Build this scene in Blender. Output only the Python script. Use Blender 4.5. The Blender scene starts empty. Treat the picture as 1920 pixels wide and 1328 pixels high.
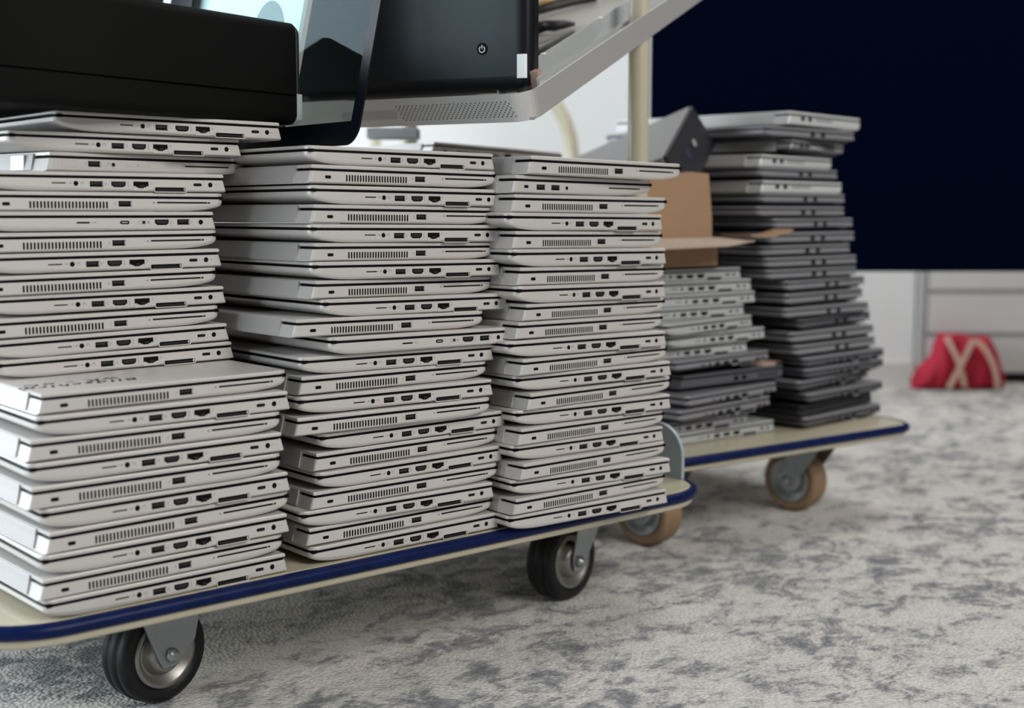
import bpy, math, random
from mathutils import Vector, Matrix
random.seed(7)
sc = bpy.context.scene
COL = bpy.data.collections.new('place'); sc.collection.children.link(COL)
PI = math.pi

# ------------------------------------------------------------------ camera frame (world: X along trolley side, Y across deck, Z up)
CAM = Vector((-0.4022, -1.0601, 0.3435)); YAW = math.radians(49.0974); PIT = math.radians(6.2231); FPX = 2453.86
FD = Vector((math.cos(YAW), math.sin(YAW), 0)); RD = Vector((math.sin(YAW), -math.cos(YAW), 0))
FLOOR = -0.15
def room(f, r, z): return Vector((CAM.x, CAM.y, 0)) + FD*f + RD*r + Vector((0, 0, z))

# ------------------------------------------------------------------ materials
MATS = {}
def mat(name, col, rough=.5, metal=0., spec=.5, noise=0., nscale=200., bump=0., coat=0., trans=0., emit=None):
    m = bpy.data.materials.new(name); m.use_nodes = True
    nt = m.node_tree; b = nt.nodes['Principled BSDF']
    b.inputs['Base Color'].default_value = (*col, 1); b.inputs['Roughness'].default_value = rough
    b.inputs['Metallic'].default_value = metal; b.inputs['Specular IOR Level'].default_value = spec
    b.inputs['Coat Weight'].default_value = coat
    if trans: b.inputs['Transmission Weight'].default_value = trans
    if emit: b.inputs['Emission Color'].default_value = (*emit[0], 1); b.inputs['Emission Strength'].default_value = emit[1]
    if noise or bump:
        tc = nt.nodes.new('ShaderNodeTexCoord'); n = nt.nodes.new('ShaderNodeTexNoise')
        n.inputs['Scale'].default_value = nscale; n.inputs['Detail'].default_value = 3
        nt.links.new(tc.outputs['Object'], n.inputs['Vector'])
        if noise:
            mx = nt.nodes.new('ShaderNodeMix'); mx.data_type = 'RGBA'
            mx.inputs[6].default_value = (*[max(0, c*(1-noise)) for c in col], 1)
            mx.inputs[7].default_value = (*[min(1, c*(1+noise)) for c in col], 1)
            nt.links.new(n.outputs['Fac'], mx.inputs[0]); nt.links.new(mx.outputs[2], b.inputs['Base Color'])
        if bump:
            bp = nt.nodes.new('ShaderNodeBump'); bp.inputs['Strength'].default_value = bump; bp.inputs['Distance'].default_value = .001
            nt.links.new(n.outputs['Fac'], bp.inputs['Height']); nt.links.new(bp.outputs['Normal'], b.inputs['Normal'])
    MATS[name] = m; return m
silver = mat('anodised_silver', (.58, .56, .535), .42, .30, noise=.05, nscale=900)
silver_lid = mat('anodised_silver_lid', (.57, .55, .525), .45, .35, noise=.10, nscale=1500)
hinge_grey = mat('hinge_grey', (.44, .43, .42), .5, .3)
black_gap = mat('bezel_gap_black', (.003, .0022, .0026), .8, spec=.1)
port_black = mat('port_black', (.003, .003, .003), .7, spec=.1)
port_dark = mat('port_dark', (.020, .020, .021), .5, spec=.2)
port_metal = mat('port_metal', (.62, .61, .59), .3, .7)
icon_grey = mat('icon_grey', (.22, .21, .20), .7)
ink = mat('marker_ink', (.055, .045, .045), .7)
dkgrey = mat('dark_grey_shell', (.26, .26, .285), .42, .3, noise=.08, nscale=600)
dkgrey2 = mat('graphite_shell', (.10, .10, .115), .42, .3)
blackshell = mat('black_laptop_shell', (.008, .008, .011), .55, .0)
lightgrey = mat('light_grey_shell', (.27, .27, .285), .42, .35)
midshell = mat('dim_silver_shell', (.47, .49, .485), .42, .25)
whiteshell = mat('pale_silver_shell', (.56, .575, .57), .4, .2)
cream = mat('cream_paint', (.47, .43, .315), .36, .0, noise=.05, nscale=30, coat=.2)
bumper_blue = mat('blue_bumper', (.0020, .0085, .055), .38, .0, spec=.14, noise=.6, nscale=60, bump=.25)
rubber = mat('black_rubber', (.0055, .0055, .0065), .50, .0, spec=.35, noise=.3, nscale=80)
tanrubber = mat('tan_rubber', (.25, .16, .09), .55, noise=.15, nscale=40)
zinc = mat('zinc_steel', (.36, .39, .40), .38, .8, noise=.12, nscale=50)
zincdark = mat('wheel_rim_steel', (.30, .29, .27), .36, .8, noise=.15, nscale=40)
pcblack = mat('pc_case_black', (.0055, .0055, .0052), .65, .0, spec=.06, noise=.15, nscale=400)
glossblack = mat('gloss_black_plastic', (.003, .004, .006), .40, .0, spec=.14)
mattblack = mat('matt_black_plastic', (.014, .014, .018), .5)
alu = mat('brushed_aluminium', (.62, .61, .60), .36, .55, noise=.03, nscale=400)
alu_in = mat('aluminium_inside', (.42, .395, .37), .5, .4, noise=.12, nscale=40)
cable = mat('cable_black', (.012, .012, .012), .5)
brass = mat('brass_strip', (.55, .36, .14), .4, .6)
brownplug = mat('brown_connector', (.36, .24, .18), .6)
whiteplastic = mat('white_plastic', (.80, .83, .84), .45)
paper = mat('white_panel', (.92, .95, .95), .5)
ovalgrey = mat('oval_grey', (.16, .21, .215), .4)
tanedge = mat('tan_edge', (.40, .35, .31), .6)
card = mat('cardboard', (.30, .185, .105), .8, noise=.08, nscale=30)
cardlight = mat('cardboard_pale', (.36, .285, .23), .8, noise=.08, nscale=30)
casegrey = mat('case_grey', (.25, .245, .245), .55, .1)
caseblack = mat('case_black', (.010, .010, .015), .5)
navy = mat('navy_fabric', (.0010, .0020, .0085), .95, spec=.0, noise=.25, nscale=700)
wallwhite = mat('wall_white', (.82, .815, .80), .9, noise=.02, nscale=6)
trimwhite = mat('trim_white', (.66, .65, .62), .6)
cabinet = mat('cabinet_white', (.72, .705, .68), .5)
cabgap = mat('cabinet_gap', (.40, .40, .385), .7)
red = mat('red_fabric', (.47, .012, .040), .75, noise=.2, nscale=25)
strapc = mat('cream_webbing', (.62, .42, .33), .8)
palegrey = mat('pale_grey', (.60, .64, .68), .5)
darkgap = mat('plinth_dark', (.03, .03, .035), .8)

def glass_mat():
    m = bpy.data.materials.new('tinted_glass'); m.use_nodes = True; nt = m.node_tree; nt.nodes.clear()
    o = nt.nodes.new('ShaderNodeOutputMaterial'); t = nt.nodes.new('ShaderNodeBsdfTransparent'); g = nt.nodes.new('ShaderNodeBsdfGlossy')
    t.inputs['Color'].default_value = (.84, .90, .90, 1); g.inputs['Roughness'].default_value = .03; g.inputs['Color'].default_value = (.8, .9, .95, 1)
    lw = nt.nodes.new('ShaderNodeLayerWeight'); lw.inputs['Blend'].default_value = .5
    pw = nt.nodes.new('ShaderNodeMath'); pw.operation = 'POWER'; pw.inputs[1].default_value = 3; nt.links.new(lw.outputs['Facing'], pw.inputs[0])
    f = nt.nodes.new('ShaderNodeMath'); f.operation = 'MULTIPLY_ADD'; f.inputs[1].default_value = .085; f.inputs[2].default_value = .003; nt.links.new(pw.outputs[0], f.inputs[0])
    mx = nt.nodes.new('ShaderNodeMixShader')
    nt.links.new(f.outputs[0], mx.inputs[0]); nt.links.new(t.outputs[0], mx.inputs[1]); nt.links.new(g.outputs[0], mx.inputs[2])
    nt.links.new(mx.outputs[0], o.inputs['Surface']); return m
glass = glass_mat()

def carpet_mat():
    m = bpy.data.materials.new('mottled_carpet'); m.use_nodes = True; nt = m.node_tree; b = nt.nodes['Principled BSDF']
    N = nt.nodes.new; Lk = nt.links.new
    tc = N('ShaderNodeTexCoord')
    mp = N('ShaderNodeMapping'); mp.inputs['Rotation'].default_value = (0, 0, math.radians(-30)); mp.inputs['Scale'].default_value = (1, 1.35, 1)
    Lk(tc.outputs['Object'], mp.inputs['Vector'])
    n1 = N('ShaderNodeTexNoise'); n1.inputs['Scale'].default_value = 18; n1.inputs['Detail'].default_value = 9; n1.inputs['Roughness'].default_value = .70; n1.inputs['Distortion'].default_value = .5
    n2 = N('ShaderNodeTexNoise'); n2.inputs['Scale'].default_value = 3.2; n2.inputs['Detail'].default_value = 4
    n3 = N('ShaderNodeTexNoise'); n3.inputs['Scale'].default_value = 260; n3.inputs['Detail'].default_value = 2
    for n in (n1, n2, n3): Lk(mp.outputs[0], n.inputs['Vector'])
    add = N('ShaderNodeMath'); add.operation = 'MULTIPLY_ADD'; add.inputs[1].default_value = .30; Lk(n2.outputs['Fac'], add.inputs[0]); Lk(n1.outputs['Fac'], add.inputs[2])
    add2 = N('ShaderNodeMath'); add2.operation = 'MULTIPLY_ADD'; add2.inputs[1].default_value = .16; Lk(n3.outputs['Fac'], add2.inputs[0]); Lk(add.outputs[0], add2.inputs[2])
    n4 = N('ShaderNodeTexNoise'); n4.inputs['Scale'].default_value = 75; n4.inputs['Detail'].default_value = 3; Lk(mp.outputs[0], n4.inputs['Vector'])
    add4 = N('ShaderNodeMath'); add4.operation = 'MULTIPLY_ADD'; add4.inputs[1].default_value = .22; Lk(n4.outputs['Fac'], add4.inputs[0]); Lk(add2.outputs[0], add4.inputs[2]); add2 = add4
    cr = N('ShaderNodeValToRGB'); e = cr.color_ramp.elements
    e[0].position = .68; e[0].color = (.20, .208, .22, 1); e[1].position = .915; e[1].color = (.66, .64, .61, 1)
    a = e.new(.775); a.color = (.34, .342, .345, 1); c = e.new(.828); c.color = (.55, .535, .51, 1)
    Lk(add2.outputs[0], cr.inputs[0])
    v = N('ShaderNodeTexVoronoi'); v.feature = 'SMOOTH_F1'; v.inputs['Smoothness'].default_value = .5; v.inputs['Scale'].default_value = 230; Lk(tc.outputs['Object'], v.inputs['Vector'])
    mul = N('ShaderNodeMix'); mul.data_type = 'RGBA'; mul.blend_type = 'MULTIPLY'; mul.inputs[0].default_value = .55
    cr2 = N('ShaderNodeValToRGB'); cr2.color_ramp.elements[0].position = .25; cr2.color_ramp.elements[0].color = (1, 1, 1, 1); cr2.color_ramp.elements[1].position = .75; cr2.color_ramp.elements[1].color = (.55, .55, .57, 1)
    Lk(v.outputs['Distance'], cr2.inputs[0]); Lk(cr.outputs[0], mul.inputs[6]); Lk(cr2.outputs[0], mul.inputs[7]); Lk(mul.outputs[2], b.inputs['Base Color'])
    inv = N('ShaderNodeMath'); inv.operation = 'MULTIPLY_ADD'; inv.inputs[1].default_value = -1; inv.inputs[2].default_value = 1; Lk(v.outputs['Distance'], inv.inputs[0])
    ad3 = N('ShaderNodeMath'); ad3.operation = 'MULTIPLY_ADD'; ad3.inputs[1].default_value = .5; Lk(n1.outputs['Fac'], ad3.inputs[0]); Lk(inv.outputs[0], ad3.inputs[2])
    bp = N('ShaderNodeBump'); bp.inputs['Strength'].default_value = .55; bp.inputs['Distance'].default_value = .003; Lk(ad3.outputs[0], bp.inputs['Height']); Lk(bp.outputs[0], b.inputs['Normal'])
    b.inputs['Roughness'].default_value = .95; b.inputs['Specular IOR Level'].default_value = .15
    return m

# ------------------------------------------------------------------ mesh builder
class M:
    def __init__(s): s.v = []; s.f = []; s.m = []; s.sm = []; s.mats = []
    def mi(s, m):
        if m not in s.mats: s.mats.append(m)
        return s.mats.index(m)
    def add(s, vs, fs, m, smooth=False, tr=None):
        o = len(s.v); k = s.mi(m)
        s.v += [tuple(tr @ Vector(p)) if tr else tuple(p) for p in vs]
        for f in fs: s.f.append([o+i for i in f]); s.m.append(k); s.sm.append(smooth)
    def box(s, a, b, m, tr=None):
        (x0, y0, z0), (x1, y1, z1) = a, b
        vs = [(x0,y0,z0),(x1,y0,z0),(x1,y1,z0),(x0,y1,z0),(x0,y0,z1),(x1,y0,z1),(x1,y1,z1),(x0,y1,z1)]
        s.add(vs, [(0,3,2,1),(4,5,6,7),(0,1,5,4),(1,2,6,5),(2,3,7,6),(3,0,4,7)], m, False, tr)
    def rings(s, rs, m, cap=True, smooth=False, closed=True, tr=None):
        n = len(rs[0]); vs = [p for r in rs for p in r]; fs = []
        for i in range(len(rs)-1):
            for j in range(n if closed else n-1):
                k = (j+1) % n; fs.append((i*n+j, i*n+k, (i+1)*n+k, (i+1)*n+j))
        s.add(vs, fs, m, smooth, tr)
        if cap: s.add(rs[0], [tuple(range(n))[::-1]], m, False, tr); s.add(rs[-1], [tuple(range(n))], m, False, tr)
    def decal(s, poly, y0, y1, m, tr=None):      # polygon in x,z extruded along y
        s.rings([[(x, y0, z) for x, z in poly], [(x, y1, z) for x, z in poly]], m, tr=tr)
    def lathe(s, prof, m, tr=None, n=40, closed_prof=False):   # profile (radius, axial) round the y axis
        rs = []
        for r, a in prof: rs.append([(r*math.cos(2*PI*k/n), a, r*math.sin(2*PI*k/n)) for k in range(n)])
        if closed_prof: rs.append(rs[0])
        s.rings(rs, m, cap=not closed_prof, smooth=True, tr=tr)
    def tube(s, pts, r, m, n=14, tr=None):
        pts = [Vector(p) for p in pts]; rs = []; up = Vector((.13, .31, .94)).normalized()
        for i, p in enumerate(pts):
            d = (pts[min(i+1, len(pts)-1)] - pts[max(i-1, 0)]).normalized()
            a = d.cross(up).normalized(); b = d.cross(a)
            rr = r[i] if isinstance(r, (list, tuple)) else r
            rs.append([tuple(p + a*rr*math.cos(2*PI*k/n) + b*rr*math.sin(2*PI*k/n)) for k in range(n)])
        s.rings(rs, m, smooth=True, tr=tr)
    def strip(s, pts, nrm, w, t, m):             # flat strap following pts; nrm = face normal
        nrm = Vector(nrm).normalized(); rs = []
        pts = [Vector(p) for p in pts]
        for i, p in enumerate(pts):
            d = (pts[min(i+1, len(pts)-1)] - pts[max(i-1, 0)]).normalized(); a = d.cross(nrm).normalized()
            rs.append([tuple(p+a*w/2+nrm*t/2), tuple(p-a*w/2+nrm*t/2), tuple(p-a*w/2-nrm*t/2), tuple(p+a*w/2-nrm*t/2)])
        s.rings(rs, m)
    def build(s, name, parent=None, bevel=0., loc=None, recalc=True):
        me = bpy.data.meshes.new(name); me.from_pydata(s.v, [], s.f); me.update()
        for m in s.mats: me.materials.append(m)
        for p, k, q in zip(me.polygons, s.m, s.sm): p.material_index = k; p.use_smooth = q
        if recalc:
            import bmesh
            bm = bmesh.new(); bm.from_mesh(me); bmesh.ops.remove_doubles(bm, verts=bm.verts, dist=1e-7) if any(s.sm) else None
            bmesh.ops.recalc_face_normals(bm, faces=bm.faces); bm.to_mesh(me); bm.free()
        o = bpy.data.objects.new(name, me); COL.objects.link(o)
        if parent: o.parent = parent
        if loc: o.location = loc
        if bevel:
            b = o.modifiers.new('b', 'BEVEL'); b.width = bevel; b.segments = 3; b.limit_method = 'ANGLE'; b.angle_limit = .6
        return o
def empty(name, loc=(0,0,0), rot=(0,0,0)):
    o = bpy.data.objects.new(name, None); o.empty_display_size = .05; COL.objects.link(o); o.location = loc; o.rotation_euler = rot; return o
def tag(o, label, cat, group=None):
    o['label'] = label; o['category'] = cat
    if group: o['group'] = group
    return o
def rrect(cx, cz, w, h, r=.0004, n=3):
    r = min(r, w/2, h/2); pts = []
    for sx, sz, a0 in ((1,1,0),(-1,1,90),(-1,-1,180),(1,-1,270)):
        for k in range(n+1):
            a = math.radians(a0+90*k/n); pts.append((cx+sx*(w/2-r)+r*math.cos(a), cz+sz*(h/2-r)+r*math.sin(a)))
    return pts
def circ(cx, cz, r, n=16): return [(cx+r*math.cos(2*PI*k/n), cz+r*math.sin(2*PI*k/n)) for k in range(n)]
def text_mesh(body, size, m, shear=0, name='t', space=1., offset=0.):
    cu = bpy.data.curves.new(name, 'FONT'); cu.body = body; cu.size = size; cu.shear = shear; cu.space_line = .8; cu.resolution_u = 2; cu.space_character = space
    cu.offset = offset; cu.align_x = 'CENTER'; cu.align_y = 'CENTER'
    o = bpy.data.objects.new(name, cu); COL.objects.link(o)
    dg = bpy.context.evaluated_depsgraph_get(); dg.update()
    me = bpy.data.meshes.new_from_object(o.evaluated_get(dg)); bpy.data.objects.remove(o); bpy.data.curves.remove(cu)
    vs = [tuple(v.co) for v in me.vertices]; fs = [tuple(p.vertices) for p in me.polygons]; bpy.data.meshes.remove(me)
    return vs, fs

# ------------------------------------------------------------------ laptops
H = .0125; LT = .0034; G0, G1 = -.0008, .0017      # base height, lid thickness, seam
def base_mesh(L, D, front_left, m, H=H, rise=.048, fmin=.30, rc=.009, blunt=False):
    b = M()
    fs = [0, .0004, .0012, .0025, .0045, .007, .010, .015, .021, .028, .036, .048, .07, .12, L-.03, L-.012, L-.004, L-.0015, L-.0004, L]
    rs = []
    for f in fs:
        t = min(1, f/rise); zb = -H*(fmin+(1-fmin)*math.sqrt(max(0, 1-(1-t)**2))) if not blunt else -H*(.85+.15*min(1, f/.01))
        cr = .60+.26*min(1, f/.15)
        if blunt: cr = .8
        ins = 0
        if f < rc: ins = rc-math.sqrt(max(0, rc*rc-(rc-f)**2))
        g = L-f; r2 = .0025
        if g < r2: ins = max(ins, r2-math.sqrt(max(0, r2*r2-(r2-g)**2)))
        prof = [(0, G0), (0, zb*cr), (.0005, zb*(cr*.5+.5)*.98), (.0018, zb*.97), (.0050, zb)]
        sec = []
        def X(z): 
            x = f + (.0035*(-z/H) if g < .006 else 0)
            return x if front_left else L-x
        for o, z in prof: sec.append((X(z), ins+o, z))
        for o, z in prof[::-1]: sec.append((X(z), D-ins-o, z))
        rs.append(sec)
    b.rings(rs, m, smooth=False)
    return b
def lid_mesh(L, D, front_left, m, dark):
    b = M(); rs = []; rc = .009
    for f in [0, .0003, .001, .0022, .004, .0065, .009, .03, .1, L-.004, L-.002, L-.0006, L]:
        ins = 0
        if f < rc: ins = rc-math.sqrt(max(0, rc*rc-(rc-f)**2))
        g = L-f; e = .0012*max(0, 1-f/.0012)+(.0005*max(0, 1-g/.001))
        x = f if front_left else L-f
        z0 = G1+e*.6; z1 = G1+LT-e
        pr_ = [(.0002, z0), (0, z0+.0005), (0, z1-.0009), (.0004, z1-.0003), (.0012, z1)]
        rs.append([(x, ins+o, z) for o, z in pr_]+[(x, D-ins-o, z) for o, z in pr_[::-1]])
    b.rings(rs, m)
    xm = .013 if front_left else L-.013
    b.box((xm-.00015, -.00004, G1+.0004), (xm+.00015, .0012, G1+LT-.0006), dark)
    return b
Y0 = -.00012
def P(name, polys, root):
    b = M()
    for poly, y, m in polys: b.decal(poly, y, .0012, m)
    return b.build(name, root)
def usb(root, x, z, w=.0128, h=.0052):
    return P('usb_port', [(rrect(x, z, w, h, .0003), Y0, port_black), (rrect(x-.0008, z+.0006, w-.0036, h*.42, .0001), Y0-.00004, port_dark), (rrect(x+w/2-.0006, z, .0007, h-.0012, .0001), Y0-.00004, port_metal)], root)
def hdmi(root, x, z, w=.0142):
    a = w/2; pts = [(x-a, z+.0026), (x+a, z+.0026), (x+a, z-.0008), (x+a-.0026, z-.0027), (x-a+.0026, z-.0027), (x-a, z-.0008)]
    ins = [(x+(p-x)*.80, z+(q-z)*.55+.0002) for p, q in pts]
    return P('hdmi_port', [(pts, Y0, port_black), (ins, Y0-.00004, port_dark)], root)
def icons(root, L, items):
    b = M()
    for it in items:
        if it[0] == 't':
            vs, fs = text_mesh(it[1], it[4], icon_grey)
            if len(it) > 5: vs = [(-y, x, 0) for x, y, z in vs]
            b.add([(it[2]+x, -.00003, it[3]+y) for x, y, z in vs], fs, icon_grey)
        elif it[0] == 'r': b.decal(rrect(it[1], it[2], it[3], it[4], .0001), -.00004, .0006, icon_grey)
        elif it[0] == 'o':
            n = 14; R1, R2 = it[3], it[3]*.70; vs = []; fs = []
            for k in range(n):
                a = math.radians(-50+280*k/(n-1)); vs += [(it[1]+R1*math.cos(a), -.00004, it[2]+R1*math.sin(a)), (it[1]+R2*math.cos(a), -.00004, it[2]+R2*math.sin(a))]
            for k in range(n-1): fs.append((2*k, 2*k+1, 2*k+3, 2*k+2))
            b.add(vs, fs, icon_grey)
    return b.build('port_icons', root, recalc=False)
def chassis(kind, body, lid, hinge, L=.234, D=.326, front_left=True, rise=.048, fmin=.30, blunt=False, under=None):
    root = empty('laptop')
    base_mesh(L, D, front_left, body, H=.0082 if under else H, rise=rise, fmin=fmin, blunt=blunt).build('base', root)
    if under:
        u = M(); rs = []
        for x in (.016, .030, L-.012, L-.004): rs.append([(x if front_left else L-x, y, z) for y, z in ((.004, -.0075), (.010, -.0124), (D-.010, -.0124), (D-.004, -.0075))])
        u.rings(rs, under); u.build('underside', root)
    lid_mesh(L, D, front_left, lid, hinge).build('lid', root)
    s = M(); s.box((.0020, .00035, G0-.0003), (L-.0020, D-.00035, G1+.0003), black_gap); s.build('bezel_gap_fill', root)  # black slab in the lid gap: bezel black and gap shade as colour
    h = M(); rs = []
    for y in (.026, D-.026):
        sec = [(L-.003, G1+LT-.0008), (L+.0012, G1+LT-.0012), (L+.0024, -.002), (L+.0046, -.0112), (L-.003, -.0118)]
        rs.append([((x if front_left else L-x), y, z) for x, z in sec])
    h.rings(rs, hinge); h.build('hinge_cover', root, bevel=.0004)
    return root
def ported(body=None, lid=None, hinge=None, full=True, under=None):
    body = body or silver; lid = lid or silver_lid; hinge = hinge or hinge_grey
    r = chassis('P', body, lid, hinge, under=under) if not under else chassis('P', body, lid, hinge, rise=.02, fmin=.6, under=under)
    P('card_slot', [(rrect(.0685, -.0052, .0130, .0011, .0004), Y0, port_black)], r)
    P('headphone_jack', [(circ(.0845, -.0054, .0023), Y0, port_black)], r)
    usb(r, .104, -.0058); hdmi(r, .1253, -.0058)
    x = .1475; w = .0076
    e = [(x-w, -.0030), (x+w, -.0030), (x+w, -.0074), (x+.0052, -.0074), (x+.0052, -.0083), (x+.003, -.0083), (x+.003, -.0092), (x-.003, -.0092), (x-.003, -.0083), (x-.0052, -.0083), (x-.0052, -.0074), (x-w, -.0074)]
    P('ethernet_port', [(rrect(x, -.0071, .0158, .0086, .0002), Y0+.00006, hinge), (rrect(x, -.0073, .0150, .0078, .0002), Y0+.00003, lid), (e, Y0, port_black), (rrect(x+.001, -.0072, .004, .0016, .0001), Y0-.00004, port_dark)], r)
    dk = M(); y = -.0006
    dk.decal(rrect(.1775, -.0102, .0336, .0056, .0014), y, .002, body); dk.decal(rrect(.1772, -.0101, .0318, .0040, .0010), y-.00005, .002, port_black)
    dk.decal(rrect(.1765, -.0104, .0270, .0012, .0002), y-.0001, .002, port_dark); dk.decal(rrect(.1918, -.0100, .0016, .0028, .0003), y-.0001, .002, port_metal)
    dk.build('docking_port', r)
    P('usb_c_port', [(rrect(.206, -.0053, .0088, .0028, .0014), Y0, port_black), (rrect(.206, -.0053, .0055, .0007, .0003), Y0-.00004, port_dark)], r)
    P('power_jack', [(circ(.2196, -.0053, .0024), Y0, port_black)], r)
    if full:
        icons(r, .234, [('r', .0795, -.0050, .0011, .0016), ('r', .0772, -.0050, .0018, .0003), ('o', .0905, -.0054, .0016), ('t', 'SS', .1132, -.0058, .0030, 1), ('t', 'HDMI', .1350, -.0058, .0022, 1), ('t', 'W', .1582, -.0045, .0026, 1), ('t', '/', .2125, -.0053, .0030), ('o', .2250, -.0053, .0009), ('r', .2285, -.0052, .0006, .0006)])
    return r
def vented(body=None, lid=None, hinge=None, full=True):
    body = body or silver; lid = lid or silver_lid; hinge = hinge or hinge_grey
    r = chassis('V', body, lid, hinge, front_left=False)
    P('lock_slot', [(rrect(.0187, -.0062, .0068, .0030, .0009), Y0, port_black)], r)
    P('cooling_vent', [(rrect(.0402+k*(.1118-.0402)/22, -.0068, .0017, .0064, .0007, 2), Y0, port_black) for k in range(23)], r)
    usb(r, .1296, -.0056)
    P('smart_card_slot', [(rrect(.1896, -.0042, .0556, .0015, .0003), Y0, port_black), (rrect(.2145, -.0041, .0012, .0009, .0003), Y0-.00004, port_metal)], r)
    if full: icons(r, .234, [('t', 'SS', .1202, -.0056, .0028, 1), ('r', .1585, -.0044, .0018, .0015)])
    return r
def slim():
    r = chassis('Y', silver, silver_lid, hinge_grey, L=.222, rise=.03, fmin=.45)
    P('card_slot', [(rrect(.090, -.0050, .0125, .0015, .0003), Y0, port_black)], r)
    P('usb_c_port', [(rrect(.1302, -.0050, .0092, .0034, .0016), Y0, port_black), (rrect(.1302, -.0050, .006, .0009, .0004), Y0-.00004, hinge_grey)], r)
    P('lock_slider', [(rrect(.1475, -.0050, .0068, .0030, .0006), Y0, port_dark), (rrect(.1459, -.0050, .0034, .0026, .0005), Y0-.0001, silver)], r)
    hdmi(r, .1676, -.0049); usb(r, .190, -.0048); P('power_jack', [(circ(.2085, -.0050, .0024), Y0, port_black)], r)
    icons(r, .222, [('t', 'SIM', .1005, -.0050, .0028), ('t', '/', .1378, -.0050, .0030), ('r', .1538, -.0050, .0016, .0020), ('t', 'HDMI', .1772, -.0049, .0022, 1), ('t', 'SS', .1990, -.0048, .0026, 1), ('r', .2035, -.0048, .0007, .0007)])
    return r
def convertible():
    r = chassis('X', silver, silver_lid, hinge_grey, L=.222, front_left=False, fmin=.45)
    P('power_button', [(rrect(.0192, -.0055, .0152, .0058, .0012), -.00006, hinge_grey), (rrect(.0192, -.0055, .0147, .0053, .0011), -.0001, silver)], r)
    usb(r, .0450, -.0050); P('headphone_jack', [(circ(.0650, -.0052, .0019), Y0, port_dark), (circ(.0650, -.0052, .0010), Y0-.00004, port_black)], r)
    P('volume_rocker', [(rrect(.0915, -.0050, .0270, .0026, .0006), -.00006, hinge_grey), (rrect(.0845, -.0050, .0122, .0021, .0005), -.0002, silver), (rrect(.0985, -.0050, .0122, .0021, .0005), -.0002, silver)], r)
    P('indicator_strip', [(rrect(.1285, -.0048, .0130, .0017, .0003), -.00006, hinge_grey), (rrect(.1285, -.0048, .0125, .0012, .0003), -.0001, silver)], r)
    P('smart_card_slot', [(rrect(.1715, -.0047, .0530, .0014, .0003), Y0, port_black)], r)
    hp = M()
    for y in (.05, .276):
        hp.rings([[(-.0046, y-.012, -.0108), (-.0046, y+.012, -.0108), (.003, y+.012, -.0108), (.003, y-.012, -.0108)], [(-.0040, y-.012, .0026), (-.0040, y+.012, .0026), (.003, y+.012, .0026), (.003, y-.012, .0026)]], whiteshell)
    hp.build('hinge_knuckle', r, bevel=.0006)
    icons(r, .222, [('o', .0245, -.0055, .0011), ('t', 'SS', .0362, -.0050, .0026, 1), ('o', .0600, -.0050, .0015), ('r', .1425, -.0047, .0015, .0012)])
    return r
def twin_usb():
    r = chassis('Z', silver, silver_lid, hinge_grey, L=.222, front_left=False, rise=.09, fmin=.35)
    P('lock_slot', [(rrect(.0160, -.0058, .0062, .0028, .0008), Y0, port_black)], r)
    usb(r, .0377, -.0060); usb(r, .0600, -.0060); P('headphone_jack', [(circ(.0775, -.0060, .0020), Y0, port_black)], r)
    P('smart_card_slot', [(rrect(.172, -.0044, .0530, .0014, .0003), Y0, port_black)], r)
    return r
def two_port(body, lid, front_left, xa, xb, strip=None):
    r = chassis('Q', body, lid, hinge_grey if body in (whiteshell, lightgrey) else blackshell, L=.234, front_left=front_left, rise=.02, fmin=.6, under=None if body is whiteshell else blackshell)
    for x in (xa, xb): P('usb_port', [(rrect(x, -.0040, .0115, .0054, .0004), Y0, port_black)], r)
    P('port_strip', [(rrect(xb+.045, -.0038, .055, .0030, .0006), Y0+.00006, strip or lightgrey)], r)
    return r
def thick_dark():
    r = chassis('K', dkgrey2, dkgrey2, blackshell, L=.234, front_left=False, rise=.02, fmin=.7, blunt=True)
    for x in (.118, .136): P('usb_port', [(rrect(x, -.0058, .0100, .0058, .0004), Y0, port_black)], r)
    P('cooling_vent', [(rrect(.172+k*.008, -.0060, .004, .0050, .0007, 2), Y0, port_black) for k in range(6)], r)
    return r
def plain_black():
    r = chassis('b', blackshell, blackshell, port_black, L=.234, front_left=True, rise=.01, fmin=.8, blunt=True)
    P('lock_slot', [(rrect(.190, -.0060, .0070, .0030, .0008), Y0, port_dark)], r)
    return r
MAKE = {'P': ported, 'V': vented, 'Y': slim, 'X': convertible, 'Z': twin_usb, 'S': lambda: ported(midshell, midshell, hinge_grey, False),
        'D': lambda: ported(dkgrey, dkgrey, blackshell, False, blackshell), 'd': lambda: ported(dkgrey2, dkgrey, blackshell, False, blackshell), 'R': lambda: ported(dkgrey, lightgrey, blackshell, False),
        'g': lambda: two_port(dkgrey, lightgrey, True, .118, .146), 'k': lambda: two_port(dkgrey2, dkgrey2, True, .118, .146, dkgrey), 'w': lambda: two_port(whiteshell, whiteshell, False, .040, .062, lightgrey),
        'v': lambda: two_port(lightgrey, lightgrey, False, .040, .062, whiteshell), 'K': thick_dark, 'b': plain_black}
PROTO = {}
def copy_tree(o, parent=None):
    c = o.copy(); COL.objects.link(c); c.parent = parent
    for ch in list(o.children): copy_tree(ch, c)
    return c
def laptop(kind, x, y, z, tilt, yaw, sz=1.):
    if kind not in PROTO: PROTO[kind] = o = MAKE[kind]()
    else: o = copy_tree(PROTO[kind])
    o.location = (x, y, z); o.rotation_euler = (0, -math.radians(tilt), math.radians(yaw)); o.scale = (1, 1, sz); return o
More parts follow.
